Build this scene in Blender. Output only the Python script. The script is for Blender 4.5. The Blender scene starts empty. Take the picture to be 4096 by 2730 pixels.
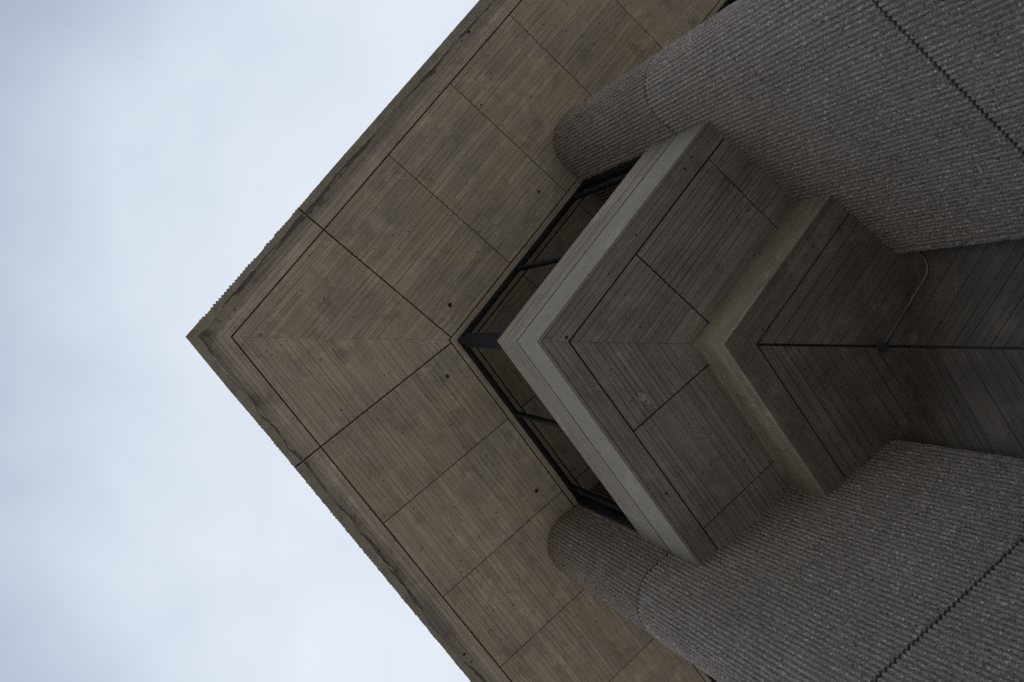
import bpy, math, random
import numpy as np
from mathutils import Matrix, Vector

random.seed(7)
rng = np.random.default_rng(7)
scene = bpy.context.scene
col = scene.collection

# ------------------------------------------------------------------ camera
CAM_Z = 1.6
TILT, ROLL = 0.32115, 0.014414          # tilt away from the zenith, small roll
ct, st_ = math.cos(TILT), math.sin(TILT)
r0, d0, f0 = Vector((ct, 0, -st_)), Vector((0, 1, 0)), Vector((st_, 0, ct))
cr, sr = math.cos(ROLL), math.sin(ROLL)
right, down = cr * r0 - sr * d0, sr * r0 + cr * d0
cam_data = bpy.data.cameras.new('camera')
cam_data.sensor_width = 36.0
cam_data.lens = 36.0 * 3443.5 / 4096.0
cam_data.clip_start, cam_data.clip_end = 0.05, 2000
cam = bpy.data.objects.new('camera', cam_data)
col.objects.link(cam)
m = Matrix((right, -down, -f0)).transposed().to_4x4()
m.translation = Vector((0, 0, CAM_Z))
cam.matrix_world = m
scene.camera = cam

# ------------------------------------------------------------------ sky, sun, exposure
SUN_EL, SUN_AZ = 55.0, 5.0             # degrees; azimuth from +X towards +Y
world = bpy.data.worlds.new('World')
scene.world = world
world.use_nodes = True
wn, wl = world.node_tree.nodes, world.node_tree.links
wn.clear()


def node(nodes, kind, **kw):
    n = nodes.new(kind)
    for k, v in kw.items():
        if k == 'inputs':
            for i, val in v.items():
                n.inputs[i].default_value = val
        else:
            setattr(n, k, v)
    return n


sky = node(wn, 'ShaderNodeTexSky', sky_type='NISHITA', sun_disc=False)
sky.sun_elevation = math.radians(SUN_EL)
sky.sun_rotation = math.radians(90 - SUN_AZ)
sky.air_density, sky.dust_density = 1.0, 0.5
tc = node(wn, 'ShaderNodeTexCoord')
mp = node(wn, 'ShaderNodeMapping')
mp.inputs['Rotation'].default_value = (0.2, 0.1, 0.6)
mp.inputs['Scale'].default_value = (1.0, 0.7, 1.0)
n2 = node(wn, 'ShaderNodeTexNoise', inputs={'Scale': 4.2, 'Detail': 4.0, 'Roughness': 0.48, 'Distortion': 0.3})
wl.new(tc.outputs['Generated'], mp.inputs['Vector'])
wl.new(mp.outputs['Vector'], n2.inputs['Vector'])
# thin haze that brightens towards the veiled sun
dt = node(wn, 'ShaderNodeVectorMath', operation='DOT_PRODUCT')
wl.new(tc.outputs['Generated'], dt.inputs[0])
_e, _a = math.radians(SUN_EL), math.radians(SUN_AZ)
dt.inputs[1].default_value = (math.cos(_e) * math.cos(_a), math.cos(_e) * math.sin(_a), math.sin(_e))
mr1 = node(wn, 'ShaderNodeMapRange', inputs={'From Min': 0.59, 'From Max': 0.85, 'To Min': 0.50, 'To Max': 0.96})
mr1.interpolation_type = 'SMOOTHSTEP'
mr2 = node(wn, 'ShaderNodeMapRange', inputs={'From Min': 0.35, 'From Max': 0.70, 'To Min': -0.09, 'To Max': 0.12})
wl.new(dt.outputs['Value'], mr1.inputs['Value'])
wl.new(n2.outputs['Fac'], mr2.inputs['Value'])
addf = node(wn, 'ShaderNodeMath', operation='ADD', use_clamp=True)
wl.new(mr1.outputs['Result'], addf.inputs[0])
wl.new(mr2.outputs['Result'], addf.inputs[1])
mix = node(wn, 'ShaderNodeMix', data_type='RGBA')
wl.new(addf.outputs[0], mix.inputs['Factor'])
wl.new(sky.outputs['Color'], mix.inputs['A'])
mix.inputs['B'].default_value = (5.95, 6.4, 7.1, 1)
bg = node(wn, 'ShaderNodeBackground', inputs={'Strength': 0.10})
wl.new(mix.outputs['Result'], bg.inputs['Color'])
wo = node(wn, 'ShaderNodeOutputWorld')
wl.new(bg.outputs['Background'], wo.inputs['Surface'])

sun_data = bpy.data.lights.new('sun', 'SUN')
sun_data.energy, sun_data.angle, sun_data.color = 1.5, math.radians(12), (1.0, 0.95, 0.88)
sun = bpy.data.objects.new('sun', sun_data)
e, a = math.radians(SUN_EL), math.radians(SUN_AZ)
sun.rotation_euler = Vector((math.cos(e) * math.cos(a), math.cos(e) * math.sin(a), math.sin(e))).to_track_quat('Z', 'Y').to_euler()
sun.location = (40, 30, 60)
col.objects.link(sun)

vs = scene.view_settings
vs.view_transform, vs.look, vs.exposure, vs.gamma = 'Standard', 'None', 0.42, 1.0
scene.cycles.use_denoising = False
scene.cycles.max_bounces = 6
scene.cycles.diffuse_bounces = 3
scene.cycles.min_light_bounces = 4

# ------------------------------------------------------------------ measures (metres)
AL = math.radians(51.5)                 # each wing leaves the axis at this angle
CA, SA, TA = math.cos(AL), math.sin(AL), math.tan(AL)
Z_SOF = 12.90                           # roof soffit
Z_TOP = 14.35                           # roof edge
Z_BAY_TOP, Z_BAY = 10.795, 9.487        # upper bay: parapet top, underside
Z_STEP = 8.945                          # underside of the lower step
LIFTS = [0.0, 3.351, 6.730, 10.105, 12.895]
O_OUT, O_GROOVE, O_WIN = -0.35, 0.055, 2.24
O_BAY, O_BAYG, O_STEP, O_STEPG = 2.2525, 2.52, 3.62, 3.92
X_WALL = 6.88
JOINTS = [1.83, 3.155, 4.475, 5.80, 7.13, 8.46, 9.79, 11.12]
PIER_DIR = math.radians(34.0)
NOSE, NOSE_R = (4.786, 2.840), 0.475


def P(t, o, sg, z):
    """t along the wing, o inward from the roof border, sg -1/+1 the two mirrored wings"""
    return Vector((t * CA + o * SA, sg * (t * SA - o * CA), z))


def miter(o):
    return o / TA


SEAM = 0.0016


# ------------------------------------------------------------------ materials
def new_mat(name):
    mt = bpy.data.materials.new(name)
    mt.use_nodes = True
    nt = mt.node_tree
    nt.nodes.clear()
    out = nt.nodes.new('ShaderNodeOutputMaterial')
    b = nt.nodes.new('ShaderNodeBsdfPrincipled')
    nt.links.new(b.outputs[0], out.inputs[0])
    return mt, nt.nodes, nt.links, b


def mul(nodes, links, a, b):
    n = node(nodes, 'ShaderNodeMath', operation='MULTIPLY')
    for i, v in enumerate((a, b)):
        if isinstance(v, (int, float)):
            n.inputs[i].default_value = v
        else:
            links.new(v, n.inputs[i])
    return n.outputs[0]


def rng_node(nodes, links, src, a, b, c, d):
    n = node(nodes, 'ShaderNodeMapRange', inputs={'From Min': a, 'From Max': b, 'To Min': c, 'To Max': d})
    links.new(src, n.inputs['Value'])
    return n.outputs['Result']


def board_mat(name, base, alt, tone=(0.91, 1.09), streak=(0.76, 1.22), stain=0.35, stain_col=(0.075, 0.062, 0.058), bump=0.25):
    """concrete cast against rough sawn boards: grain runs along the object's own X axis"""
    mt, N, L, b = new_mat(name)
    tcn = node(N, 'ShaderNodeTexCoord')
    info = node(N, 'ShaderNodeObjectInfo')
    geo = node(N, 'ShaderNodeNewGeometry')
    off = mul(N, L, info.outputs['Random'], 37.0)
    cmb = node(N, 'ShaderNodeCombineXYZ')
    L.new(off, cmb.inputs[0]); L.new(off, cmb.inputs[1]); L.new(off, cmb.inputs[2])
    ad = node(N, 'ShaderNodeVectorMath', operation='ADD')
    L.new(tcn.outputs['Object'], ad.inputs[0]); L.new(cmb.outputs[0], ad.inputs[1])
    mpn = node(N, 'ShaderNodeMapping')
    mpn.inputs['Scale'].default_value = (1.3, 48.0, 48.0)
    L.new(ad.outputs[0], mpn.inputs['Vector'])
    ns = node(N, 'ShaderNodeTexNoise', inputs={'Scale': 1.0, 'Detail': 3.0, 'Roughness': 0.62})
    L.new(mpn.outputs[0], ns.inputs['Vector'])
    nb = node(N, 'ShaderNodeTexNoise', inputs={'Scale': 1.3, 'Detail': 4.0, 'Roughness': 0.62})
    L.new(geo.outputs['Position'], nb.inputs['Vector'])
    nf = node(N, 'ShaderNodeTexNoise', inputs={'Scale': 38.0, 'Detail': 3.0, 'Roughness': 0.7})
    L.new(geo.outputs['Position'], nf.inputs['Vector'])
    cm = node(N, 'ShaderNodeMix', data_type='RGBA')
    cm.inputs['A'].default_value = (*base, 1); cm.inputs['B'].default_value = (*alt, 1)
    L.new(rng_node(N, L, nb.outputs['Fac'], 0.38, 0.62, 0, 1), cm.inputs['Factor'])
    k = mul(N, L, rng_node(N, L, ns.outputs['Fac'], 0.3, 0.7, *streak), rng_node(N, L, info.outputs['Random'], 0, 1, *tone))
    k = mul(N, L, k, rng_node(N, L, nf.outputs['Fac'], 0.3, 0.7, 0.93, 1.07))
    sepc = node(N, 'ShaderNodeSeparateColor')
    L.new(info.outputs['Color'], sepc.inputs[0])
    k = mul(N, L, k, sepc.outputs[0])
    nsc = node(N, 'ShaderNodeTexNoise', inputs={'Scale': 2.3, 'Detail': 5.0, 'Roughness': 0.72, 'Distortion': 0.6})
    osc = node(N, 'ShaderNodeVectorMath', operation='ADD')
    L.new(geo.outputs['Position'], osc.inputs[0]); osc.inputs[1].default_value = (11.3, 4.7, 2.1)
    L.new(osc.outputs[0], nsc.inputs['Vector'])
    k = mul(N, L, k, rng_node(N, L, nsc.outputs['Fac'], 0.54, 0.70, 1.0, 1.32))
    vm = node(N, 'ShaderNodeVectorMath', operation='SCALE')
    L.new(cm.outputs['Result'], vm.inputs[0]); L.new(k, vm.inputs['Scale'])
    # weathering blotches with their own outline
    nst = node(N, 'ShaderNodeTexNoise', inputs={'Scale': 3.1, 'Detail': 5.0, 'Roughness': 0.68, 'Distortion': 0.4})
    L.new(geo.outputs['Position'], nst.inputs['Vector'])
    sm = node(N, 'ShaderNodeMix', data_type='RGBA')
    L.new(rng_node(N, L, nst.outputs['Fac'], 0.54, 0.70, 0, stain), sm.inputs['Factor'])
    L.new(vm.outputs[0], sm.inputs['A']); sm.inputs['B'].default_value = (*stain_col, 1)
    # small pin holes
    vo = node(N, 'ShaderNodeTexVoronoi', inputs={'Scale': 12.0, 'Randomness': 1.0})
    L.new(geo.outputs['Position'], vo.inputs['Vector'])
    vs_ = node(N, 'ShaderNodeSeparateColor')
    L.new(vo.outputs['Color'], vs_.inputs[0])
    ph = mul(N, L, rng_node(N, L, vo.outputs['Distance'], 0.10, 0.22, 0.7, 0.0), rng_node(N, L, vs_.outputs[0], 0.90, 0.91, 0, 1))
    pm = node(N, 'ShaderNodeMix', data_type='RGBA')
    L.new(ph, pm.inputs['Factor']); L.new(sm.outputs['Result'], pm.inputs['A'])
    pm.inputs['B'].default_value = (0.03, 0.025, 0.02, 1)
    L.new(pm.outputs['Result'], b.inputs['Base Color'])
    b.inputs['Roughness'].default_value = 0.9
    b.inputs['Specular IOR Level'].default_value = 0.25
    sumn = node(N, 'ShaderNodeMath', operation='ADD')
    L.new(ns.outputs['Fac'], sumn.inputs[0]); L.new(nf.outputs['Fac'], sumn.inputs[1])
    bp = node(N, 'ShaderNodeBump', inputs={'Strength': bump, 'Distance': 0.006})
    L.new(sumn.outputs[0], bp.inputs['Height'])
    L.new(bp.outputs[0], b.inputs['Normal'])
    return mt


def aggregate_mat(name, base, alt):
    """bush-hammered corduroy concrete with exposed stone"""
    mt, N, L, b = new_mat(name)
    geo = node(N, 'ShaderNodeNewGeometry')
    vo = node(N, 'ShaderNodeTexVoronoi', inputs={'Scale': 62.0, 'Randomness': 1.0})
    L.new(geo.outputs['Position'], vo.inputs['Vector'])
    v2 = node(N, 'ShaderNodeTexVoronoi', inputs={'Scale': 42.0, 'Randomness': 1.0})
    L.new(geo.outputs['Position'], v2.inputs['Vector'])
    nb = node(N, 'ShaderNodeTexNoise', inputs={'Scale': 0.9, 'Detail': 6.0, 'Roughness': 0.6})
    L.new(geo.outputs['Position'], nb.inputs['Vector'])
    nf = node(N, 'ShaderNodeTexNoise', inputs={'Scale': 60.0, 'Detail': 4.0, 'Roughness': 0.7})
    L.new(geo.outputs['Position'], nf.inputs['Vector'])
    cm = node(N, 'ShaderNodeMix', data_type='RGBA')
    cm.inputs['A'].default_value = (*base, 1); cm.inputs['B'].default_value = (*alt, 1)
    L.new(rng_node(N, L, nb.outputs['Fac'], 0.36, 0.64, 0, 1), cm.inputs['Factor'])
    sep = node(N, 'ShaderNodeSeparateColor')
    L.new(vo.outputs['Color'], sep.inputs[0])
    ramp = node(N, 'ShaderNodeValToRGB')
    cr_ = ramp.color_ramp
    cr_.elements[0].position, cr_.elements[0].color = 0.0, (0.45, 0.45, 0.46, 1)
    cr_.elements[1].position, cr_.elements[1].color = 1.0, (2.05, 1.98, 1.9, 1)
    for p_, c_ in ((0.12, (0.75, 0.75, 0.77)), (0.5, (0.98, 0.97, 0.97)), (0.86, (1.1, 1.07, 1.03)), (0.94, (1.38, 1.34, 1.29))):
        e_ = cr_.elements.new(p_); e_.color = (*c_, 1)
    L.new(sep.outputs[0], ramp.inputs[0])
    m1 = node(N, 'ShaderNodeVectorMath', operation='MULTIPLY')
    L.new(cm.outputs['Result'], m1.inputs[0]); L.new(ramp.outputs[0], m1.inputs[1])
    m2 = node(N, 'ShaderNodeVectorMath', operation='SCALE')
    L.new(m1.outputs[0], m2.inputs[0])
    L.new(rng_node(N, L, nf.outputs['Fac'], 0.3, 0.7, 0.75, 1.25), m2.inputs['Scale'])
    # missing stones: dark pits
    s2 = node(N, 'ShaderNodeSeparateColor')
    L.new(v2.outputs['Color'], s2.inputs[0])
    pit = mul(N, L, rng_node(N, L, s2.outputs[1], 0.95, 0.955, 0, 0.9), rng_node(N, L, v2.outputs['Distance'], 0.25, 0.45, 1, 0))
    pm = node(N, 'ShaderNodeMix', data_type='RGBA')
    L.new(pit, pm.inputs['Factor']); L.new(m2.outputs[0], pm.inputs['A'])
    pm.inputs['B'].default_value = (0.02, 0.019, 0.018, 1)
    L.new(pm.outputs['Result'], b.inputs['Base Color'])
    b.inputs['Roughness'].default_value = 0.88
    b.inputs['Specular IOR Level'].default_value = 0.3
    sumn = node(N, 'ShaderNodeMath', operation='ADD')
    L.new(vo.outputs['Distance'], sumn.inputs[0]); L.new(nf.outputs['Fac'], sumn.inputs[1])
    bp = node(N, 'ShaderNodeBump', inputs={'Strength': 0.7, 'Distance': 0.008})
    L.new(sumn.outputs[0], bp.inputs['Height'])
    L.new(bp.outputs[0], b.inputs['Normal'])
    return mt


def plain_mat(name, color, rough=0.8, spec=0.3, metal=0.0, var=0.15, scale=20.0):
    mt, N, L, b = new_mat(name)
    geo = node(N, 'ShaderNodeNewGeometry')
    nf = node(N, 'ShaderNodeTexNoise', inputs={'Scale': scale, 'Detail': 5.0, 'Roughness': 0.65})
    L.new(geo.outputs['Position'], nf.inputs['Vector'])
    vm = node(N, 'ShaderNodeVectorMath', operation='SCALE')
    vm.inputs[0].default_value = color
    L.new(rng_node(N, L, nf.outputs['Fac'], 0.3, 0.7, 1 - var, 1 + var), vm.inputs['Scale'])
    L.new(vm.outputs[0], b.inputs['Base Color'])
    b.inputs['Roughness'].default_value = rough
    b.inputs['Specular IOR Level'].default_value = spec
    b.inputs['Metallic'].default_value = metal
    return mt


M = {
    'soffit': board_mat('soffit_board_concrete', (0.425, 0.362, 0.280), (0.36, 0.311, 0.262)),
    'border': board_mat('roof_border_concrete', (0.38, 0.325, 0.27), (0.32, 0.275, 0.235), stain=0.5),
    'stained': board_mat('stained_border_concrete', (0.32, 0.275, 0.24), (0.25, 0.212, 0.19), stain=0.75, stain_col=(0.07, 0.06, 0.055)),
    'bay': board_mat('bay_board_concrete', (0.33, 0.284, 0.24), (0.27, 0.232, 0.196), tone=(0.90, 1.10)),
    'fascia': board_mat('fascia_board_concrete', (0.335, 0.284, 0.225), (0.292, 0.249, 0.20), tone=(0.90, 1.10), stain=0.15),
    'smooth': board_mat('fascia_smooth_concrete', (0.325, 0.290, 0.236), (0.307, 0.274, 0.224), tone=(0.97, 1.03), streak=(0.95, 1.04), stain=0.1, bump=0.1),
    'step': board_mat('step_board_concrete', (0.385, 0.338, 0.262), (0.325, 0.285, 0.22), tone=(0.9, 1.08), stain=0.3),
    'border_light': board_mat('pale_border_concrete', (0.47, 0.405, 0.335), (0.395, 0.34, 0.29), stain=0.4),
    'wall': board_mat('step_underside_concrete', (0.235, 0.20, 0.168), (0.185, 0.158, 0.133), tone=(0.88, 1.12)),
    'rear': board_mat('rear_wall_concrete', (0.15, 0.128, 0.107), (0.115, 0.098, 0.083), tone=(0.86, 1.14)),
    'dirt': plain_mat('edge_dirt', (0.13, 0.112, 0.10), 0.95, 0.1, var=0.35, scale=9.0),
    'dark': plain_mat('joint_shadow_concrete', (0.16, 0.135, 0.11), 0.95, 0.1),
    'lip': plain_mat('mortar_lip', (0.29, 0.262, 0.215), 0.9, 0.2, var=0.2, scale=6.0),
    'rib': aggregate_mat('hammered_aggregate', (0.348, 0.308, 0.268), (0.292, 0.256, 0.22)),
    'rib_top': aggregate_mat('hammered_aggregate_top_pour', (0.300, 0.255, 0.215), (0.25, 0.212, 0.178)),
    'core': plain_mat('groove_concrete', (0.23, 0.21, 0.188), 0.95, 0.15, var=0.25, scale=45.0),
    'calcite': plain_mat('calcite_stain', (0.45, 0.41, 0.34), 0.9, 0.2, var=0.3, scale=30.0),
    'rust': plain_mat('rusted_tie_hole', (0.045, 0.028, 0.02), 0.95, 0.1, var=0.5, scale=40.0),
    'patch': plain_mat('pale_lime_patch', (0.40, 0.355, 0.305), 0.9, 0.2, var=0.35, scale=30.0),
    'frame': plain_mat('black_window_frame', (0.012, 0.012, 0.014), 0.45, 0.4),
    'mullion': plain_mat('blue_black_steel', (0.010, 0.0125, 0.018), 0.6, 0.25, var=0.1),
    'pipe': plain_mat('galvanised_pipe', (0.24, 0.232, 0.215), 0.5, 0.5, metal=0.2),
    'box': plain_mat('weathered_box', (0.075, 0.066, 0.058), 0.7, 0.4),
    'ground': plain_mat('plaza_concrete', (0.42, 0.40, 0.36), 0.9, 0.2, var=0.12, scale=0.7),
}


def glass_mat(name, ior, tint):
    """dark glazing: mirror weighted by Fresnel, dark room behind"""
    mt = bpy.data.materials.new(name)
    mt.use_nodes = True
    N, L = mt.node_tree.nodes, mt.node_tree.links
    N.clear()
    fr = node(N, 'ShaderNodeFresnel', inputs={'IOR': ior})
    sc_ = node(N, 'ShaderNodeVectorMath', operation='SCALE')
    sc_.inputs[0].default_value = tint
    L.new(fr.outputs[0], sc_.inputs['Scale'])
    gl = node(N, 'ShaderNodeBsdfGlossy', inputs={'Roughness': 0.02})
    L.new(sc_.outputs[0], gl.inputs['Color'])
    out = node(N, 'ShaderNodeOutputMaterial')
    L.new(gl.outputs[0], out.inputs[0])
    return mt


M['glass'] = glass_mat('dark_window_glass', 1.62, (1.0, 0.97, 0.92))


# ------------------------------------------------------------------ building blocks
def thing(name, label, cat, loc=(0, 0, 0), group=None):
    o = bpy.data.objects.new(name, None)
    o.location = loc
    o['label'], o['category'], o['kind'] = label, cat, 'thing'
    if group:
        o['group'] = group
    col.objects.link(o)
    bpy_world[o.name] = Matrix.Translation(Vector(loc))
    return o


bpy_world = {}


def link(name, mesh, mat, parent, mw):
    o = bpy.data.objects.new(name, mesh)
    if mat is not None and not mesh.materials:
        mesh.materials.append(mat)
    bpy_world[o.name] = mw
    if parent is not None:
        o.parent = parent
        o.matrix_basis = bpy_world[parent.name].inverted() @ mw
    else:
        o.matrix_basis = mw
    col.objects.link(o)
    return o


def basis(ex, ez, org):
    ez = ez.normalized()
    ex = (ex - ez * ex.dot(ez)).normalized()
    ey = ez.cross(ex)
    mw = Matrix((ex, ey, ez)).transposed().to_4x4()
    mw.translation = org
    return mw


def prism(name, pts, ext, ex, mat, parent):
    """closed prism: world polygon pts swept along ext; the object's X axis runs along ex"""
    org = sum(pts, Vector()) / len(pts)
    mw = basis(ex, ext, org)
    inv = mw.inverted()
    q = [inv @ p for p in pts]
    h = ext.length
    area = sum(q[i].x * q[(i + 1) % len(q)].y - q[(i + 1) % len(q)].x * q[i].y for i in range(len(q)))
    if area < 0:
        q.reverse()
    n = len(q)
    v = [(p.x, p.y, p.z) for p in q] + [(p.x, p.y, p.z + h) for p in q]
    f = [tuple(reversed(range(n))), tuple(range(n, 2 * n))] + [(i, (i + 1) % n, n + (i + 1) % n, n + i) for i in range(n)]
    me = bpy.data.meshes.new(name)
    me.from_pydata(v, [], f)
    me.update()
    return link(name, me, mat, parent, mw)


def clip(poly, nx, ny, c):
    """keep nx*x+ny*y <= c of a convex 2D polygon"""
    out = []
    for i in range(len(poly)):
        a_, b_ = poly[i], poly[(i + 1) % len(poly)]
        da, db = nx * a_[0] + ny * a_[1] - c, nx * b_[0] + ny * b_[1] - c
        if da <= 0:
            out.append(a_)
        if da * db < 0:
            k = da / (da - db)
            out.append((a_[0] + (b_[0] - a_[0]) * k, a_[1] + (b_[1] - a_[1]) * k))
    return out


def widths(lo, hi, mean, jit):
    n = max(1, round((hi - lo) / mean))
    w = [1 + random.uniform(-jit, jit) for _ in range(n)]
    k = (hi - lo) / sum(w)
    edges = [lo]
    for x in w:
        edges.append(edges[-1] + x * k)
    edges[-1] = hi
    return edges


POUR = [1.0]


def lay_boards(parent, poly, sg, z, mean, mat, jit=0.28, gap=(0.0022, 0.0045), thick=0.016, split=0.10, up=0.0022):
    """board imprints of a soffit panel: strips along the wing, each its own piece"""
    lo, hi = min(p[1] for p in poly), max(p[1] for p in poly)
    edges = widths(lo, hi, mean, jit)
    tdir = P(1, 0, sg, 0)
    for i in range(len(edges) - 1):
        g = random.uniform(*gap) / 2
        pl = clip(clip(poly, 0, 1, edges[i + 1] - g), 0, -1, -(edges[i] + g))
        if len(pl) < 3:
            continue
        pieces = [pl]
        t0, t1 = min(p[0] for p in pl), max(p[0] for p in pl)
        if t1 - t0 > 0.5 and random.random() < split:
            c = random.uniform(t0 + 0.2, t1 - 0.2)
            pieces = [clip(pl, 1, 0, c - 0.001), clip(pl, -1, 0, -(c + 0.001))]
        for pc in pieces:
            if len(pc) < 3:
                continue
            dz = random.uniform(0, up)
            bo = prism('board', [P(t, o, sg, z + dz) for t, o in pc], Vector((0, 0, thick - dz)), tdir, mat, parent)
            bo.color = (POUR[0], POUR[0], POUR[0], 1)


# pier face in wing coordinates, used to end bays inside the piers
PN = (-math.sin(PIER_DIR), math.cos(PIER_DIR))            # inner normal for the wing with y < 0
PC = -math.sin(PIER_DIR) * NOSE[0] + math.cos(PIER_DIR) * (-NOSE[1]) + NOSE_R


def pier_line(depth):
    """half plane (nt, no, c): nt*t + no*o <= c keeps what lies in front of the pier face, reaching depth into it"""
    # y<0 wing: x = t CA + o SA, y = -(t SA - o CA); keep PN.x*x + PN.y*y >= PC - depth
    nt = PN[0] * CA - PN[1] * SA
    no = PN[0] * SA + PN[1] * CA
    return -nt, -no, -(PC - depth)


def cut(poly, depth=0.12):
    return clip(poly, *pier_line(depth))


# ------------------------------------------------------------------ ground
me = bpy.data.meshes.new('ground')
R = 500
me.from_pydata([(-R, -R, 0), (R, -R, 0), (R, R, 0), (-R, R, 0)], [], [(0, 1, 2, 3)])
g = link('ground', me, M['ground'], None, Matrix.Identity(4))
g['kind'] = 'structure'
g['label'] = 'pale concrete plaza in front of the building'

# ------------------------------------------------------------------ roof overhang
roof = thing('roof_overhang', 'board-marked concrete roof overhang with a sharp corner against the sky', 'roof', P(0, 0, 1, Z_SOF))
T_END = 13.0
oo = O_OUT + 0.006
outline = [P(miter(oo), oo, 1, 0), P(T_END, oo, 1, 0), P(T_END, 9, 1, 0), P(T_END, 9, -1, 0), P(T_END, oo, -1, 0)]
prism('roof_slab', [Vector((p.x, p.y, Z_SOF + 0.042)) for p in outline], Vector((0, 0, Z_TOP - Z_SOF - 0.042)), Vector((1, 0, 0)), M['dark'], roof)

for sg in (-1, 1):
    td = P(1, 0, sg, 0)
    # border: three long boards per run, cut by the wide joint
    border_runs = [(None, JOINTS[0] - 0.010), (JOINTS[0] + 0.010, 12.9)]
    for r_i, (ta, tb) in enumerate(border_runs):
        def run(o0, o1, z0, z1, name, mat, par):
            a0, a1 = (miter(o0), miter(o1)) if ta is None else (ta, ta)
            return prism(name, [P(a0, o0, sg, z0), P(tb, o0, sg, z0), P(tb, o1, sg, z0), P(a1, o1, sg, z0)], Vector((0, 0, z1 - z0)), td, mat, par)
        bp_ = run(O_OUT + 0.01, O_GROOVE - 0.010, Z_SOF + 0.016, Z_SOF + 0.040, 'border_strip', M['dark'], roof)
        bands = [(-0.338, -0.225, 'stained'), (-0.225, -0.150, 'stained'), (-0.150, -0.098, 'border'), (-0.098, -0.030, 'border_light'), (-0.030, O_GROOVE - 0.010, 'border_light')]
        for o0, o1, mk in bands:
            if ta is None:
                run(o0 + 0.0015, o1 - 0.0015, Z_SOF + random.uniform(0, 0.003), Z_SOF + 0.016, 'board', M[mk], bp_)
            else:
                cuts = [ta] + sorted(random.uniform(ta + 0.8, tb - 0.8) for _ in range(3)) + [tb]
                for c0, c1 in zip(cuts[:-1], cuts[1:]):
                    zz = Z_SOF + random.uniform(0, 0.003)
                    prism('board', [P(c0 + .001, o0 + .0015, sg, zz), P(c1 - .001, o0 + .0015, sg, zz), P(c1 - .001, o1 - .0015, sg, zz), P(c0 + .001, o1 - .0015, sg, zz)],
                          Vector((0, 0, Z_SOF + 0.016 - zz)), td, M[mk], bp_)
    # soffit panels
    o0, o1 = O_GROOVE + 0.007, O_WIN - 0.004
    spans = [(None, JOINTS[0] - 0.010)] + [(JOINTS[i] + (0.010 if i == 0 else 0.006), JOINTS[i + 1] - 0.006) for i in range(len(JOINTS) - 1)]
    for i, (ta, tb) in enumerate(spans):
        poly = [(miter(o0) + SEAM, o0), (tb, o0), (tb, o1), (min(miter(o1) + SEAM, tb - 0.002), o1)] if ta is None else [(ta, o0), (tb, o0), (tb, o1), (ta, o1)]
        pn = prism('soffit_panel', [P(t, o, sg, Z_SOF + 0.016) for t, o in poly], Vector((0, 0, 0.024)), td, M['dark'], roof)
        if i < 5:
            POUR[0] = random.uniform(0.93, 1.07)
            lay_boards(pn, poly, sg, Z_SOF, 0.082, M['soffit'])
        else:
            pn.data.materials.clear(); pn.data.materials.append(M['soffit'])
            for v in pn.data.vertices:
                if v.co.z < 0.001:
                    v.co.z -= 0.014
    # head strip above the windows
    prism('head_strip', [P(miter(O_WIN + .012), O_WIN + .014, sg, Z_SOF + .001), P(12.9, O_WIN + .014, sg, Z_SOF + .001), P(12.9, 2.62, sg, Z_SOF + .001), P(miter(2.62), 2.62, sg, Z_SOF + .001)],
          Vector((0, 0, 0.039)), td, M['soffit'], roof)
    # ragged mortar lip along the outer edge, dirt caught along its inner side
    def strip(name, rows, mat):
        """rows of (t, outer o, inner o, z at outer, z at inner): a thin closed strip hanging under the soffit"""
        verts, faces = [], []
        for k, (t, oa, ob, za, zb) in enumerate(rows):
            for o, z_ in ((oa, za), (ob, zb)):
                p = P(max(t, miter(o)), o, sg, Z_SOF) - Vector(roof.location)
                top = 0.041 if o < O_OUT + 0.02 else 0.0155
                verts += [(p.x, p.y, p.z + z_), (p.x, p.y, p.z + top)]
            if k:
                b4 = 4 * (k - 1)
                for q in ((0, 4, 6, 2), (0, 1, 5, 4), (2, 6, 7, 3), (1, 3, 7, 5)):
                    faces.append(tuple(b4 + x for x in q))
        n4 = 4 * (len(rows) - 1)
        faces += [(0, 2, 3, 1), (n4, n4 + 1, n4 + 3, n4 + 2)]
        me = bpy.data.meshes.new(name)
        me.from_pydata(verts, [], faces)
        me.update()
        link(name, me, M[mat], roof, Matrix.Translation(roof.location))
    ts = np.arange(-0.325, 9.0, 0.025)
    nz = rng.normal(0, 1, len(ts))

    def smooth(w):
        return np.convolve(rng.normal(0, 1, len(ts) + w - 1), np.ones(w) / w, 'valid') * math.sqrt(w)
    slow, mid, dirt = smooth(61), smooth(9), smooth(25)
    lip_rows, dirt_rows = [], []
    for k, t in enumerate(ts):
        if sg < 0:
            out = -0.351 - (0.018 * min(1, (t - 1.0) / 1.4) if t > 1.0 else 0) - (0.012 if t < 0.02 else 0)
            inn = -0.248 + 0.012 * slow[k] + 0.006 * mid[k]
        else:
            out = -0.371 if t < 0.6 else -0.371 + 0.011 * min(1, (t - 0.6) / 0.6)
            inn = -0.258 + 0.018 * slow[k] + 0.008 * mid[k]
        if t < 0.0:
            inn = -0.25
        out += 0.0012 * nz[k]
        inn = max(-0.31, min(-0.20, inn))
        lip_rows.append((float(t), out, inn, -0.007, -0.006 - 0.003 * abs(mid[k])))
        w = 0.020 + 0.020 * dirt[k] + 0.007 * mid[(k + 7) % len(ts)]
        dirt_rows.append((float(t), inn - 0.002, inn + max(0.0, w), -0.0025, -0.0025, w))
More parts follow.
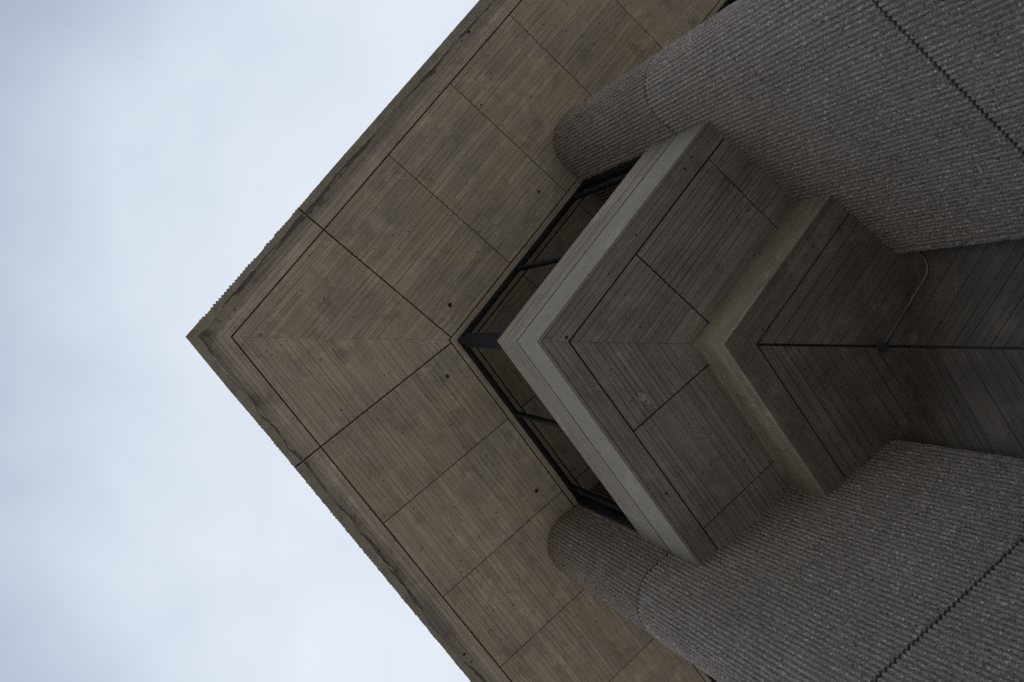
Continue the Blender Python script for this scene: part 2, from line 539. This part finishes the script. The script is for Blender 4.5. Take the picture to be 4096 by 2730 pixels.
    for a_, b_ in ((-0.4, JOINTS[0] - 0.012), (JOINTS[0] + 0.012, 9.0)):
        rows = [r for r in lip_rows if a_ <= r[0] <= b_]
        rows[0 if a_ > 0 else -1] = ((a_ if a_ > 0 else b_),) + rows[0 if a_ > 0 else -1][1:]
        strip('mortar_lip', rows, 'lip')
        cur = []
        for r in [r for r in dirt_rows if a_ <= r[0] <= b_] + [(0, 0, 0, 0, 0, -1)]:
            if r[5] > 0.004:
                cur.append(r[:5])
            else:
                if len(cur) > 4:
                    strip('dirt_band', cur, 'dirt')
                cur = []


# corduroy ribs, shared meshes with broken crests
def rib_mesh(name, length, seed, depth=0.0235, half=0.0215, step=0.020, mat='rib'):
    rg = np.random.default_rng(seed)
    n = max(3, int(length / step) + 1)
    xs = np.array([-1.0, -0.72, -0.34, 0.0, 0.34, 0.72, 1.0]) * half
    ds = np.array([-0.15, 0.52, 0.92, 1.0, 0.92, 0.52, -0.15]) * depth
    z = np.linspace(0, length, n)
    sm = np.convolve(rg.normal(0, 1, n + 4), np.ones(5) / 5, 'valid')
    lat = np.convolve(rg.normal(0, 1, n + 8), np.ones(9) / 9, 'valid') * 0.004
    crest = 1.0 + 0.16 * sm
    for _ in range(int(length * 5.5)):                     # hammered-off chips
        c, w = rg.uniform(0, n), rg.uniform(0.8, 2.6)
        crest -= rg.uniform(0.15, 0.5) * np.exp(-((np.arange(n) - c) / w) ** 2)
    crest = np.clip(crest, 0.35, 1.3)
    X = xs[None, :] + lat[:, None] + rg.normal(0, 0.0013, (n, 7))
    Y = ds[None, :] * np.where(ds[None, :] > 0, crest[:, None], 1) + rg.normal(0, 0.0014, (n, 7))
    Z = np.repeat(z[:, None], 7, 1) + rg.normal(0, 0.003, (n, 7)) * ((z > 0) & (z < length))[:, None]
    v = np.stack([X, Y, Z], 2).reshape(-1, 3)
    idx = np.arange(n * 7).reshape(n, 7)
    q = np.stack([idx[:-1, :-1], idx[1:, :-1], idx[1:, 1:], idx[:-1, 1:]], 2).reshape(-1, 4)
    f = [tuple(r) for r in q.tolist()] + [tuple(range(7)), tuple(range(7 * n - 1, 7 * n - 8, -1))]
    me = bpy.data.meshes.new(name)
    me.from_pydata(v.tolist(), [], f)
    me.update()
    me.materials.append(M[mat])
    return me


fas = [rib_mesh('fascia_rib', Z_TOP - Z_SOF - 0.01, 900 + i, depth=0.029, half=0.023, step=0.06) for i in range(6)]
for sg in (-1, 1):
    nrm = -P(0, 1, sg, 0)
    k = 0
    t = miter(oo) + 0.24
    while t < 6.9:
        mw = basis(nrm.cross(Vector((0, 0, 1))) * -1, Vector((0, 0, 1)), P(t, oo + 0.004, sg, Z_SOF + 0.003 + random.uniform(0, .01)))
        # local Y must face outwards
        if (mw.to_3x3() @ Vector((0, 1, 0))).dot(nrm) < 0:
            mw = mw @ Matrix.Rotation(math.pi, 4, 'Z')
        link('rib', fas[(k * 5 + random.randint(0, 2)) % 6], None, roof, mw)
        t += 0.0505
        k += 1


POUR[0] = 1.0


# cracks, tie holes, pale patches on the soffits
def streak(sg, pts, width, z, parent, name='calcite_streak', mat='calcite'):
    v, f = [], []
    dense = []
    for (a_, b_) in zip(pts[:-1], pts[1:]):
        for k in range(8):
            dense.append((a_[0] + (b_[0] - a_[0]) * k / 8, a_[1] + (b_[1] - a_[1]) * k / 8))
    dense.append(pts[-1])
    n = len(dense)
    pl = bpy_world[parent.name].inverted()
    for i, (t, o) in enumerate(dense):
        t2, o2 = dense[min(i + 1, n - 1)]
        t1, o1 = dense[max(i - 1, 0)]
        d = Vector((t2 - t1, o2 - o1)).normalized()
        w = width * random.uniform(0.35, 1.0) * min(1, 4 * min(i + 0.3, n - 1 - i + 0.3) / n) / 2
        j = random.uniform(-.006, .006)
        for s_ in (-1, 1):
            for zz in (z, z + 0.004):
                v.append(P(t - d.y * (w * s_ + j), o + d.x * (w * s_ + j), sg, zz))
    for i in range(n - 1):
        b4 = 4 * i
        for q in ((0, 4, 6, 2), (1, 3, 7, 5), (0, 1, 5, 4), (2, 6, 7, 3)):
            f.append(tuple(b4 + x for x in q))
    org = v[0].copy()
    me = bpy.data.meshes.new(name)
    me.from_pydata([tuple(p - org) for p in v], [], f)
    me.update()
    link(name, me, M[mat], parent, Matrix.Translation(org))


def blob(sg, t, o, r, z, parent, name='tie_hole', mat='rust', stretch=1.0):
    n = 11
    pts = [P(t + r * stretch * random.uniform(.7, 1.15) * math.cos(6.2832 * k / n), o + r * random.uniform(.7, 1.15) * math.sin(6.2832 * k / n), sg, z) for k in range(n)]
    prism(name, pts, Vector((0, 0, 0.005)), P(1, 0, sg, 0), M[mat], parent)


zs = Z_SOF - 0.0025
streak(-1, [(2.813, .227), (2.93, .29), (3.03, .38), (3.14, .53)], 0.022, zs, roof)
streak(-1, [(3.608, .093), (3.753, .317), (3.88, .44), (4.03, .60)], 0.013, zs, roof)
streak(-1, [(0.319, .098), (0.27, .17), (0.258, .217), (0.32, .29), (0.393, .365)], 0.022, zs, roof)
streak(1, [(1.36, 1.64), (1.50, 1.79), (1.60, 1.93), (1.71, 2.09)], 0.018, zs, roof)
streak(1, [(0.62, 0.775), (0.85, 1.065), (1.05, 1.315)], 0.014, zs, roof)
streak(-1, [(0.40, 0.36), (0.45, 0.47), (0.52, 0.60)], 0.02, zs, roof)
streak(1, [(4.102, .065), (4.18, .16), (4.246, .266), (4.34, .34), (4.443, .405)], 0.018, zs, roof)
streak(1, [(0.0, -.262), (0.15, -.270), (0.30, -.268), (0.42, -.262), (0.55, -.25)], 0.022, Z_SOF - 0.0105, roof)
streak(-1, [(-.14, -.235), (0.0, -.25), (0.2, -.262), (0.34, -.262)], 0.012, Z_SOF - 0.0105, roof)
streak(-1, [(0.95, -.252), (1.15, -.25), (1.4, -.246)], 0.012, Z_SOF - 0.0105, roof)
streak(-1, [(2.9, -.262), (3.1, -.268), (3.4, -.27), (3.7, -.275)], 0.014, Z_SOF - 0.0105, roof)
streak(-1, [(4.2, -.272), (4.5, -.262), (4.9, -.258), (5.5, -.25)], 0.018, Z_SOF - 0.0105, roof)
streak(1, [(1.2, -.25), (1.5, -.27), (1.78, -.29)], 0.014, Z_SOF - 0.0105, roof)
streak(1, [(3.3, -.262), (3.55, -.25), (3.8, -.22)], 0.020, Z_SOF - 0.0105, roof)
for sg, t, o, r in ((-1, 2.156, 1.948, .034), (1, 2.155, 1.927, .026), (-1, 4.202, 1.922, .022), (1, 4.216, 1.947, .030),
                    (-1, 5.199, -.20, .020), (-1, 5.031, -.19, .014), (-1, .33, -.13, .013), (-1, 1.15, 0.62, .010), (-1, 2.55, 0.9, .008),
                    (-1, 4.55, .55, .012), (-1, 4.75, .45, .009), (-1, 5.0, .38, .009), (1, 5.02, .42, .010), (1, 4.95, .50, .008), (1, 5.11, .47, .008),
                    (1, 1.62, .55, .012), (1, 5.3, -.2, .022), (1, 5.45, -.19, .015), (1, 3.4, -.21, .013), (-1, 2.05, -.19, .014), (-1, 1.9, -.2, .011),
                    (1, .52, .3, .011), (-1, 6.4, 1.2, .012), (1, 6.3, 1.5, .010)):
    blob(sg, t, o, r, zs, roof)

# ------------------------------------------------------------------ ribbed piers
PITCH = 0.0505
R_CORE = NOSE_R - 0.021
dir34 = (math.cos(PIER_DIR), math.sin(PIER_DIR))
LEN_IN, S_TAIL = 3.2, 2.56
variants = {i: [rib_mesh('pier_rib', LIFTS[i + 1] - LIFTS[i] - 0.032, 100 * i + k, half=(0.0195, 0.0215, 0.023)[k % 3], mat='rib_top' if i == 3 else 'rib') for k in range(14)] for i in (1, 2, 3)}


def pier_plan(r, yflip, extra=0.0):
    pts = []
    ux, uy = dir34
    cx, cy = NOSE[0], -NOSE[1]
    nx, ny = -uy, ux                                   # towards the axis
    q, s_end = 0.16, S_TAIL
    pts.append((cx + ux * (LEN_IN + 1) + nx * (r - q), cy + uy * (LEN_IN + 1) + ny * (r - q)))
    for k in range(7):                                 # rounded inner corner before the rear wall
        an = math.pi / 2 * k / 6
        s_, d_ = s_end + q * math.cos(an), r - q + q * math.sin(an)
        pts.append((cx + ux * s_ + nx * d_, cy + uy * s_ + ny * d_))
    for k in range(25):
        an = math.pi * k / 24
        pts.append((cx + r * (nx * math.cos(an) - ux * math.sin(an)), cy + r * (ny * math.cos(an) - uy * math.sin(an))))
    pts.append((cx + ux * (LEN_IN + 1) - nx * r, cy + uy * (LEN_IN + 1) - ny * r))
    return [(x, y * yflip) for x, y in pts]


for sg in (-1, 1):
    yf = 1 if sg < 0 else -1
    lab = ('round-nosed corduroy concrete pier ending under the soffit at the top of the picture' if sg < 0
           else 'round-nosed corduroy concrete pier ending under the soffit at the bottom of the picture')
    pier = thing('ribbed_pier', lab, 'pier', (NOSE[0], -NOSE[1] * yf, 0), 'corduroy piers flanking the stepped bays')
    prism('pier_core', [Vector((x, y, 0)) for x, y in pier_plan(R_CORE - 0.035, yf)], Vector((0, 0, Z_SOF + 0.02)), Vector((0, 0, 1)).cross(Vector((1, 0, 0))), M['dark'], pier)
    ux, uy = dir34
    nx, ny = -uy, ux
    cx, cy = NOSE[0], -NOSE[1]
    for li in range(4):
        z0, z1 = LIFTS[li] + (0.016 if li else 0), LIFTS[li + 1] - 0.016
        lift = prism('lift', [Vector((x, y, z0)) for x, y in pier_plan(R_CORE if li else NOSE_R, yf)], Vector((0, 0, z1 - z0)), Vector((1, 0, 0)), M['core'], pier)
        if li == 0:
            lift.data.materials.clear(); lift.data.materials.append(M['rib'])
            continue
        spots = []
        if li < 3:
            q = 0.16
            for k in range(4):
                an = math.pi / 2 * (1 - (k + 0.6) / 4.6)
                s_, d_ = S_TAIL + q * math.cos(an), R_CORE - q + q * math.sin(an)
                qx, qy = ux * math.cos(an) + nx * math.sin(an), uy * math.cos(an) + ny * math.sin(an)
                spots.append((cx + ux * s_ + nx * d_, cy + uy * s_ + ny * d_, qx, qy))
        n_in = int((0.42 if li == 3 else S_TAIL) / PITCH)
        for k in range(n_in, 0, -1):
            s = k * PITCH
            spots.append((cx + ux * s + nx * R_CORE, cy + uy * s + ny * R_CORE, nx, ny))
        n_arc = round(math.pi * NOSE_R / PITCH)
        for k in range(n_arc + 1):
            an = math.pi * k / n_arc
            qx, qy = nx * math.cos(an) - ux * math.sin(an), ny * math.cos(an) - uy * math.sin(an)
            spots.append((cx + R_CORE * qx, cy + R_CORE * qy, qx, qy))
        for k in range(1, 7):
            s = k * PITCH
            spots.append((cx + ux * s - nx * R_CORE, cy + uy * s - ny * R_CORE, -nx, -ny))
        last = -1
        for x, y, qx, qy in spots:
            vi = random.randrange(14)
            while vi == last:
                vi = random.randrange(14)
            last = vi
            jt = random.uniform(-0.0035, 0.0035)
            x, y = x + qy * jt, y - qx * jt
            y2, qn = y * yf, Vector((qx, qy * yf, 0))
            ex = qn.cross(Vector((0, 0, 1)))               # X so that Y = Z x X = outward
            mw = basis(ex, Vector((0, 0, 1)), Vector((x, y2, z0)))
            if random.random() < 0.5:                      # upside down copy
                mw = basis(-ex, Vector((0, 0, -1)), Vector((x, y2, z1)))
            link('rib', variants[li][vi], None, lift, mw)

# ------------------------------------------------------------------ upper bay
bay = thing('window_bay', 'wedge-shaped concrete bay with pale parapet face below the corner window', 'bay', P(miter(O_BAY), O_BAY, 1, Z_BAY))
body = [P(miter(O_BAY + .06), O_BAY + .06, -1, 0), P(5.3, O_BAY + .06, -1, 0), P(5.3, O_STEP + .6, -1, 0), P(5.3, O_STEP + .6, 1, 0), P(5.3, O_BAY + .06, 1, 0)]
prism('bay_core', [Vector((p.x, p.y, Z_BAY + 0.045)) for p in body], Vector((0, 0, Z_BAY_TOP - Z_BAY - 0.05)), Vector((1, 0, 0)), M['dark'], bay)
Z_SPLIT = 10.10
for sg in (-1, 1):
    td = P(1, 0, sg, 0)

    def face(o, z0, z1, name, mat, parent, back=0.052, tend=5.15):
        pl = cut([(miter(o), o), (tend, o), (tend, o + back), (miter(o + back), o + back)], 0.10)
        return prism(name, [P(t, q, sg, z0) for t, q in pl], Vector((0, 0, z1 - z0)), td, mat, parent)
    fs = face(O_BAY + 0.042, Z_BAY + 0.02, Z_BAY_TOP - 0.004, 'parapet_face', M['dark'], bay, back=0.012)
    zz = [Z_SPLIT + 0.016] + [Z_SPLIT + x for x in (0.17, 0.29, 0.345, 0.46, 0.57, 0.63)] + [Z_BAY_TOP]
    for z0, z1 in zip(zz[:-1], zz[1:]):
        gp = random.uniform(0.005, 0.016)
        off = random.uniform(0.0005, 0.004)
        face(O_BAY + off, z0, z1 - gp, 'board', M['fascia'], fs, back=0.036)
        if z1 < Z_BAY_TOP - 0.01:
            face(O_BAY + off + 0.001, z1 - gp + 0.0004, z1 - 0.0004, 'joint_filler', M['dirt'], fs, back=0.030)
    zz = [Z_BAY - 0.002, Z_BAY + 0.36, Z_SPLIT - 0.016]
    for z0, z1 in zip(zz[:-1], zz[1:]):
        face(O_BAY - random.uniform(0.001, 0.002), z0, z1 - 0.003, 'board', M['smooth'], fs, back=0.036)
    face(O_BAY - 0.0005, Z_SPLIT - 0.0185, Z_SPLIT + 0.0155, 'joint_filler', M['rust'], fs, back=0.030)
    # underside border
    o0, o1 = O_BAY + 0.040, O_BAYG - 0.008
    poly = cut([(miter(o0), o0), (5.6, o0), (5.6, o1), (miter(o1), o1)])
    bs = prism('underside_border', [P(t, o, sg, Z_BAY + .016) for t, o in poly], Vector((0, 0, 0.028)), td, M['dark'], bay)
    lay_boards(bs, poly, sg, Z_BAY, 0.085, M['bay'], split=0.7, gap=(0.002, 0.007))
    o0, o1 = O_BAYG + 0.008, O_STEP + 0.03
    for i, (ta, tb) in enumerate(((None, 3.155 - .009), (3.155 + .009, 4.475 - .007), (4.475 + .007, 6.2))):
        poly = [(miter(o0) + SEAM, o0), (tb, o0), (tb, o1), (miter(o1) + SEAM, o1)] if ta is None else [(ta, o0), (tb, o0), (tb, o1), (ta, o1)]
        poly = cut(poly)
        if len(poly) < 3:
            continue
        pn = prism('underside_panel', [P(t, o, sg, Z_BAY + .016) for t, o in poly], Vector((0, 0, 0.028)), td, M['dark'], bay)
        lay_boards(pn, poly, sg, Z_BAY, 0.075, M['bay'], gap=(0.0015, 0.0095), up=0.005, jit=0.4)
blob(1, 2.94, 2.81, 0.045, Z_BAY - 0.002, bay, 'lime_patch', 'patch', 1.6)
blob(1, 3.02, 2.83, 0.028, Z_BAY - 0.002, bay, 'lime_patch', 'patch', 1.4)
for sg, t, o, r in ((-1, 2.02, 2.47, .016), (-1, 3.3, 2.40, .010), (1, 3.9, 2.42, .014), (-1, 4.2, 2.38, .014), (1, 2.5, 2.7, .008), (-1, 4.35, 2.36, .01), (-1, 2.8, 2.42, .009)):
    blob(sg, t, o, r, Z_BAY - 0.002, bay)

# ------------------------------------------------------------------ lower step
step = thing('stepped_bay', 'smaller dark concrete wedge stepped down under the larger bay, beige edge', 'bay', P(miter(O_STEP), O_STEP, 1, Z_STEP))
pts = [P(miter(O_STEP + .05), O_STEP + .05, -1, 0), P(5.2, O_STEP + .05, -1, 0), Vector((X_WALL + 0.3, -1.4, 0)), Vector((X_WALL + 0.3, 1.4, 0)), P(5.2, O_STEP + .05, 1, 0)]
prism('step_core', [Vector((p.x, p.y, Z_STEP + 0.05)) for p in pts], Vector((0, 0, Z_BAY - Z_STEP)), Vector((1, 0, 0)), M['dark'], step)
for sg in (-1, 1):
    td = P(1, 0, sg, 0)
    fs = face(O_STEP + 0.012, Z_STEP + 0.02, Z_BAY + 0.03, 'step_face', M['dark'], step, back=0.036, tend=5.3)
    # rebuild on this wing (face() uses the loop's sg)
    edges = widths(Z_STEP - 0.002, Z_BAY + 0.012, 0.078, 0.25)
    for z0, z1 in zip(edges[:-1], edges[1:]):
        face(O_STEP + random.uniform(0.0005, 0.0035), z0, z1 - 0.002, 'board', M['step'], fs, back=0.012, tend=5.3)

    def behind(poly):                                     # keep in front of the rear wall and off the axis groove
        poly = clip(poly, CA, SA, X_WALL + 0.02)
        poly = clip(poly, -SA, CA, -0.014)
        return cut(poly, 0.30)
    o0, o1 = O_STEP + 0.012, O_STEPG - 0.008
    poly = cut([(miter(o0), o0), (6.2, o0), (6.2, o1), (miter(o1), o1)], 0.10)
    bs = prism('underside_border', [P(t, o, sg, Z_STEP + .02) for t, o in poly], Vector((0, 0, 0.03)), td, M['dark'], step)
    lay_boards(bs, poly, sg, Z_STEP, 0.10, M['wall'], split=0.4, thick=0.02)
    poly = behind([(0.5, O_STEPG + 0.008), (7.5, O_STEPG + 0.008), (7.5, 6.0), (0.5, 6.0)])
    pn = prism('underside_panel', [P(t, o, sg, Z_STEP + .02) for t, o in poly], Vector((0, 0, 0.03)), td, M['dark'], step)
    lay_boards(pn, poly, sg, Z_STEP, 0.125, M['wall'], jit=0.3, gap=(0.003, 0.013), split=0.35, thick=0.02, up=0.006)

# ------------------------------------------------------------------ rear wall with herringbone boards
rear = thing('rear_wall', 'dark rear concrete wall of slanting boards between the two piers', 'wall', (X_WALL, 0, 0))
prism('wall_core', [Vector((X_WALL + 0.052, -1.5, 0)), Vector((X_WALL + 0.052, 1.5, 0)), Vector((X_WALL + 0.3, 1.5, 0)), Vector((X_WALL + 0.3, -1.5, 0))],
      Vector((0, 0, Z_STEP + 0.04)), Vector((0, 1, 0)), M['dark'], rear)
SL = math.radians(37.7)
for sg in (-1, 1):
    bx, bz = math.cos(SL), -math.sin(SL)                   # along a board, in (|y|, z)
    qx, qz = math.sin(SL), math.cos(SL)                    # across
    dist = 0.0 * qx + 0.0 * qz
    hi = 1.3 * qx + (Z_STEP + .015) * qz
    edges = widths(0.0, hi + 0.1, 0.125, 0.3)
    base = [(0.014, 0.0), (1.3, 0.0), (1.3, Z_STEP - 0.003), (0.014, Z_STEP - 0.003)]
    for e0, e1 in zip(edges[:-1], edges[1:]):
        g_ = random.uniform(0.002, 0.0045)
        pl = clip(clip(base, qx, qz, e1 - g_), -qx, -qz, -(e0 + g_))
        if len(pl) < 3:
            continue
        dx = random.uniform(0, 0.005)
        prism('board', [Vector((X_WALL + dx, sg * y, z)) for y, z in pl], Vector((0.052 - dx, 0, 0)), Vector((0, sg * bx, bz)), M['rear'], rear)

# ------------------------------------------------------------------ corner window
win = thing('corner_window', 'black-framed corner window band under the soffit, dark reflecting panes', 'window', P(miter(2.36), 2.36, 1, Z_BAY_TOP))
O_GL = 2.365
zt = Z_SOF - 0.002
for sg in (-1, 1):
    td = P(1, 0, sg, 0)
    ends = [miter(O_GL) + 0.10, 3.155, 4.475, 4.90]
    for i in range(3):
        a0, a1 = ends[i] + (0.0 if i == 0 else 0.02), ends[i + 1] - 0.02
        prism('pane', [P(a0, O_GL, sg, Z_BAY_TOP), P(a1, O_GL, sg, Z_BAY_TOP), P(a1, O_GL + .012, sg, Z_BAY_TOP), P(a0, O_GL + .012, sg, Z_BAY_TOP)], Vector((0, 0, zt - .02 - Z_BAY_TOP)), td, M['glass'], win)
    for t in ends[1:3]:
        prism('mullion', [P(t - .022, O_GL - .03, sg, Z_BAY_TOP), P(t + .022, O_GL - .03, sg, Z_BAY_TOP), P(t + .022, O_GL + .04, sg, Z_BAY_TOP), P(t - .022, O_GL + .04, sg, Z_BAY_TOP)],
              Vector((0, 0, zt - .06 - Z_BAY_TOP)), td, M['mullion'], win)
    pl = cut([(4.6, O_GL - .06), (5.2, O_GL - .06), (5.2, O_GL + .05), (4.6, O_GL + .05)], 0.05)
    pl = clip(pl, *[-v for v in pier_line(-0.07)])
    prism('jamb', [P(t, o, sg, Z_BAY_TOP) for t, o in pl], Vector((0, 0, zt - .06 - Z_BAY_TOP)), td, M['frame'], win)
    o0, o1 = 2.325, O_GL + 0.05
    prism('head_frame', [P(miter(o0), o0, sg, zt - .055), P(4.95, o0, sg, zt - .055), P(4.95, o1, sg, zt - .055), P(miter(o1), o1, sg, zt - .055)], Vector((0, 0, .054)), td, M['frame'], win)
    o0 = O_BAY + 0.016
    prism('sill', [P(miter(o0), o0, sg, Z_BAY_TOP - .002), P(4.95, o0, sg, Z_BAY_TOP - .002), P(4.95, o1, sg, Z_BAY_TOP - .002), P(miter(o1), o1, sg, Z_BAY_TOP - .002)], Vector((0, 0, .018)), td, M['frame'], win)
# corner post: middle shaft with two flanges
xc = P(miter(O_GL), O_GL, 1, 0).x
prism('corner_post', [Vector((xc - .035, -.045, Z_BAY_TOP)), Vector((xc - .035, .045, Z_BAY_TOP)), Vector((xc + .12, .06, Z_BAY_TOP)), Vector((xc + .12, -.06, Z_BAY_TOP))], Vector((0, 0, zt - .058 - Z_BAY_TOP)), Vector((1, 0, 0)), M['mullion'], win)
for sg in (-1, 1):
    prism('post_flange', [P(miter(O_GL) + .056, O_GL - .012, sg, Z_BAY_TOP), P(miter(O_GL) + .115, O_GL - .012, sg, Z_BAY_TOP), P(miter(O_GL) + .115, O_GL + .03, sg, Z_BAY_TOP), P(miter(O_GL) + .056, O_GL + .03, sg, Z_BAY_TOP)],
          Vector((0, 0, zt - .058 - Z_BAY_TOP)), P(1, 0, sg, 0), M['mullion'], win)

# ------------------------------------------------------------------ wings beyond the piers
for sg in (-1, 1):
    td = P(1, 0, sg, 0)
    where = 'top' if sg < 0 else 'bottom'
    ww = thing('wing_window', f'sliver of dark wing window behind the pier at the {where} edge', 'window', P(7.0, 2.36, sg, Z_BAY_TOP), 'wing windows beyond the piers')
    for t0 in np.arange(5.80, 12.5, 1.325):
        t0 = float(t0)
        prism('pane', [P(t0 + .02, O_GL, sg, Z_BAY_TOP), P(t0 + 1.305, O_GL, sg, Z_BAY_TOP), P(t0 + 1.305, O_GL + .012, sg, Z_BAY_TOP), P(t0 + .02, O_GL + .012, sg, Z_BAY_TOP)], Vector((0, 0, zt - .02 - Z_BAY_TOP)), td, M['glass'], ww)
        prism('mullion', [P(t0 - .02, O_GL - .03, sg, Z_BAY_TOP), P(t0 + .02, O_GL - .03, sg, Z_BAY_TOP), P(t0 + .02, O_GL + .04, sg, Z_BAY_TOP), P(t0 - .02, O_GL + .04, sg, Z_BAY_TOP)], Vector((0, 0, zt - .06 - Z_BAY_TOP)), td, M['mullion'], ww)
    prism('head_frame', [P(5.9, 2.315, sg, zt - .055), P(12.9, 2.315, sg, zt - .055), P(12.9, O_GL + .05, sg, zt - .055), P(5.9, O_GL + .05, sg, zt - .055)], Vector((0, 0, .054)), td, M['frame'], ww)
    wl_ = thing('wing_wall', f'concrete wing wall below the windows beyond the {where} pier', 'wall', P(9, 2.3, sg, 0), 'wing walls beyond the piers')
    prism('wall_slab', [P(5.9, 2.27, sg, 0), P(12.9, 2.27, sg, 0), P(12.9, 2.9, sg, 0), P(5.9, 2.9, sg, 0)], Vector((0, 0, Z_BAY_TOP - .002)), Vector((0, 0, 1)).cross(td), M['fascia'], wl_)

# ------------------------------------------------------------------ conduit and junction box
def tube(name, pts, r, mat, parent, seg=10):
    pts = [Vector(p) for p in pts]
    cr_pts = []
    n = len(pts)
    for i in range(n - 1):                                # Catmull-Rom through the points
        p0, p1, p2, p3 = pts[max(i - 1, 0)], pts[i], pts[i + 1], pts[min(i + 2, n - 1)]
        for k in range(8):
            u = k / 8
            cr_pts.append(0.5 * ((2 * p1) + (p2 - p0) * u + (2 * p0 - 5 * p1 + 4 * p2 - p3) * u * u + (3 * p1 - p0 - 3 * p2 + p3) * u ** 3))
    cr_pts.append(pts[-1])
    v, f = [], []
    for i, p in enumerate(cr_pts):
        d = (cr_pts[min(i + 1, len(cr_pts) - 1)] - cr_pts[max(i - 1, 0)]).normalized()
        a_ = d.cross(Vector((0.3, 0.2, 1))).normalized()
        b_ = d.cross(a_)
        for k in range(seg):
            an = 2 * math.pi * k / seg
            v.append(p + r * (a_ * math.cos(an) + b_ * math.sin(an)))
    for i in range(len(cr_pts) - 1):
        for k in range(seg):
            f.append((i * seg + k, i * seg + (k + 1) % seg, (i + 1) * seg + (k + 1) % seg, (i + 1) * seg + k))
    f += [tuple(range(seg)), tuple(reversed(range(len(v) - seg, len(v))))]
    org = pts[0].copy()
    me = bpy.data.meshes.new(name)
    me.from_pydata([tuple(p - org) for p in v], [], f)
    for p_ in me.polygons:
        p_.use_smooth = True
    me.update()
    return link(name, me, M[mat], parent, Matrix.Translation(org))


zp, xp = Z_STEP - 0.014, X_WALL - 0.014
cd = tube('conduit_pipe', [(6.555, -.035, zp), (6.64, -.148, zp), (6.74, -.286, zp), (6.83, -.405, zp), (6.862, -.452, Z_STEP - .022), (xp, -.49, Z_STEP - .045), (xp, -.59, 8.827), (xp, -.70, 8.725), (xp, -.775, 8.688), (xp, -.84, 8.69), (xp, -.91, 8.722), (xp, -1.0, 8.80)], 0.013, 'pipe', None)
cd['label'], cd['category'] = 'thin metal conduit bending from the junction box to the pier', 'conduit'
cd['kind'] = 'thing'
jb = thing('junction_box', 'small round junction box on the dark axis joint at the conduit end', 'junction box', (6.51, .012, Z_STEP))
n = 10
prism('box_body', [Vector((6.51 + .047 * math.cos(6.2832 * k / n), .012 + .047 * math.sin(6.2832 * k / n), Z_STEP - .034)) for k in range(n)], Vector((0, 0, .036)), Vector((1, 0, 0)), M['box'], jb)
prism('box_lid', [Vector((6.51 + .052 * math.cos(6.2832 * k / n), .012 + .052 * math.sin(6.2832 * k / n), Z_STEP - .042)) for k in range(n)], Vector((0, 0, .007)), Vector((1, 0, 0)), M['box'], jb)
prism('pipe_collar', [Vector((6.535, -.045, zp - .014)), Vector((6.565, -.025, zp - .014)), Vector((6.555, -.005, zp - .014)), Vector((6.525, -.025, zp - .014))], Vector((0, 0, .026)), Vector((1, 0, 0)), M['pipe'], jb)

# ------------------------------------------------------------------ unseen brick block behind the camera, added to cut horizon light
nb = thing('unseen_shade_block', 'long dark brick block, unseen, added to keep low sky light off the rear wall', 'building', (-27, 0, 0))
prism('brick_wall', [Vector((-27, -45, 0)), Vector((-27, 45, 0)), Vector((-39, 45, 0)), Vector((-39, -45, 0))], Vector((0, 0, 13.0)), Vector((0, 1, 0)), plain_mat('dark_brick', (0.17, 0.13, 0.105), 0.9, 0.2, var=0.2, scale=3.0), nb)
prism('parapet_cap', [Vector((-26.85, -45.1, 13.0)), Vector((-26.85, 45.1, 13.0)), Vector((-39.1, 45.1, 13.0)), Vector((-39.1, -45.1, 13.0))], Vector((0, 0, 0.25)), Vector((0, 1, 0)), M['core'], nb)
for fz in (1.0, 4.6, 8.2):
    for wy in range(-42, 43, 6):
        w_ = prism('window', [Vector((-26.93, wy - 1.2, fz)), Vector((-26.93, wy + 1.2, fz)), Vector((-27.05, wy + 1.2, fz)), Vector((-27.05, wy - 1.2, fz))], Vector((0, 0, 2.2)), Vector((0, 1, 0)), M['frame'], nb)
        prism('pane', [Vector((-26.90, wy - 1.1, fz + .1)), Vector((-26.90, wy + 1.1, fz + .1)), Vector((-26.94, wy + 1.1, fz + .1)), Vector((-26.94, wy - 1.1, fz + .1))], Vector((0, 0, 2.0)), Vector((0, 1, 0)), M['glass'], w_)
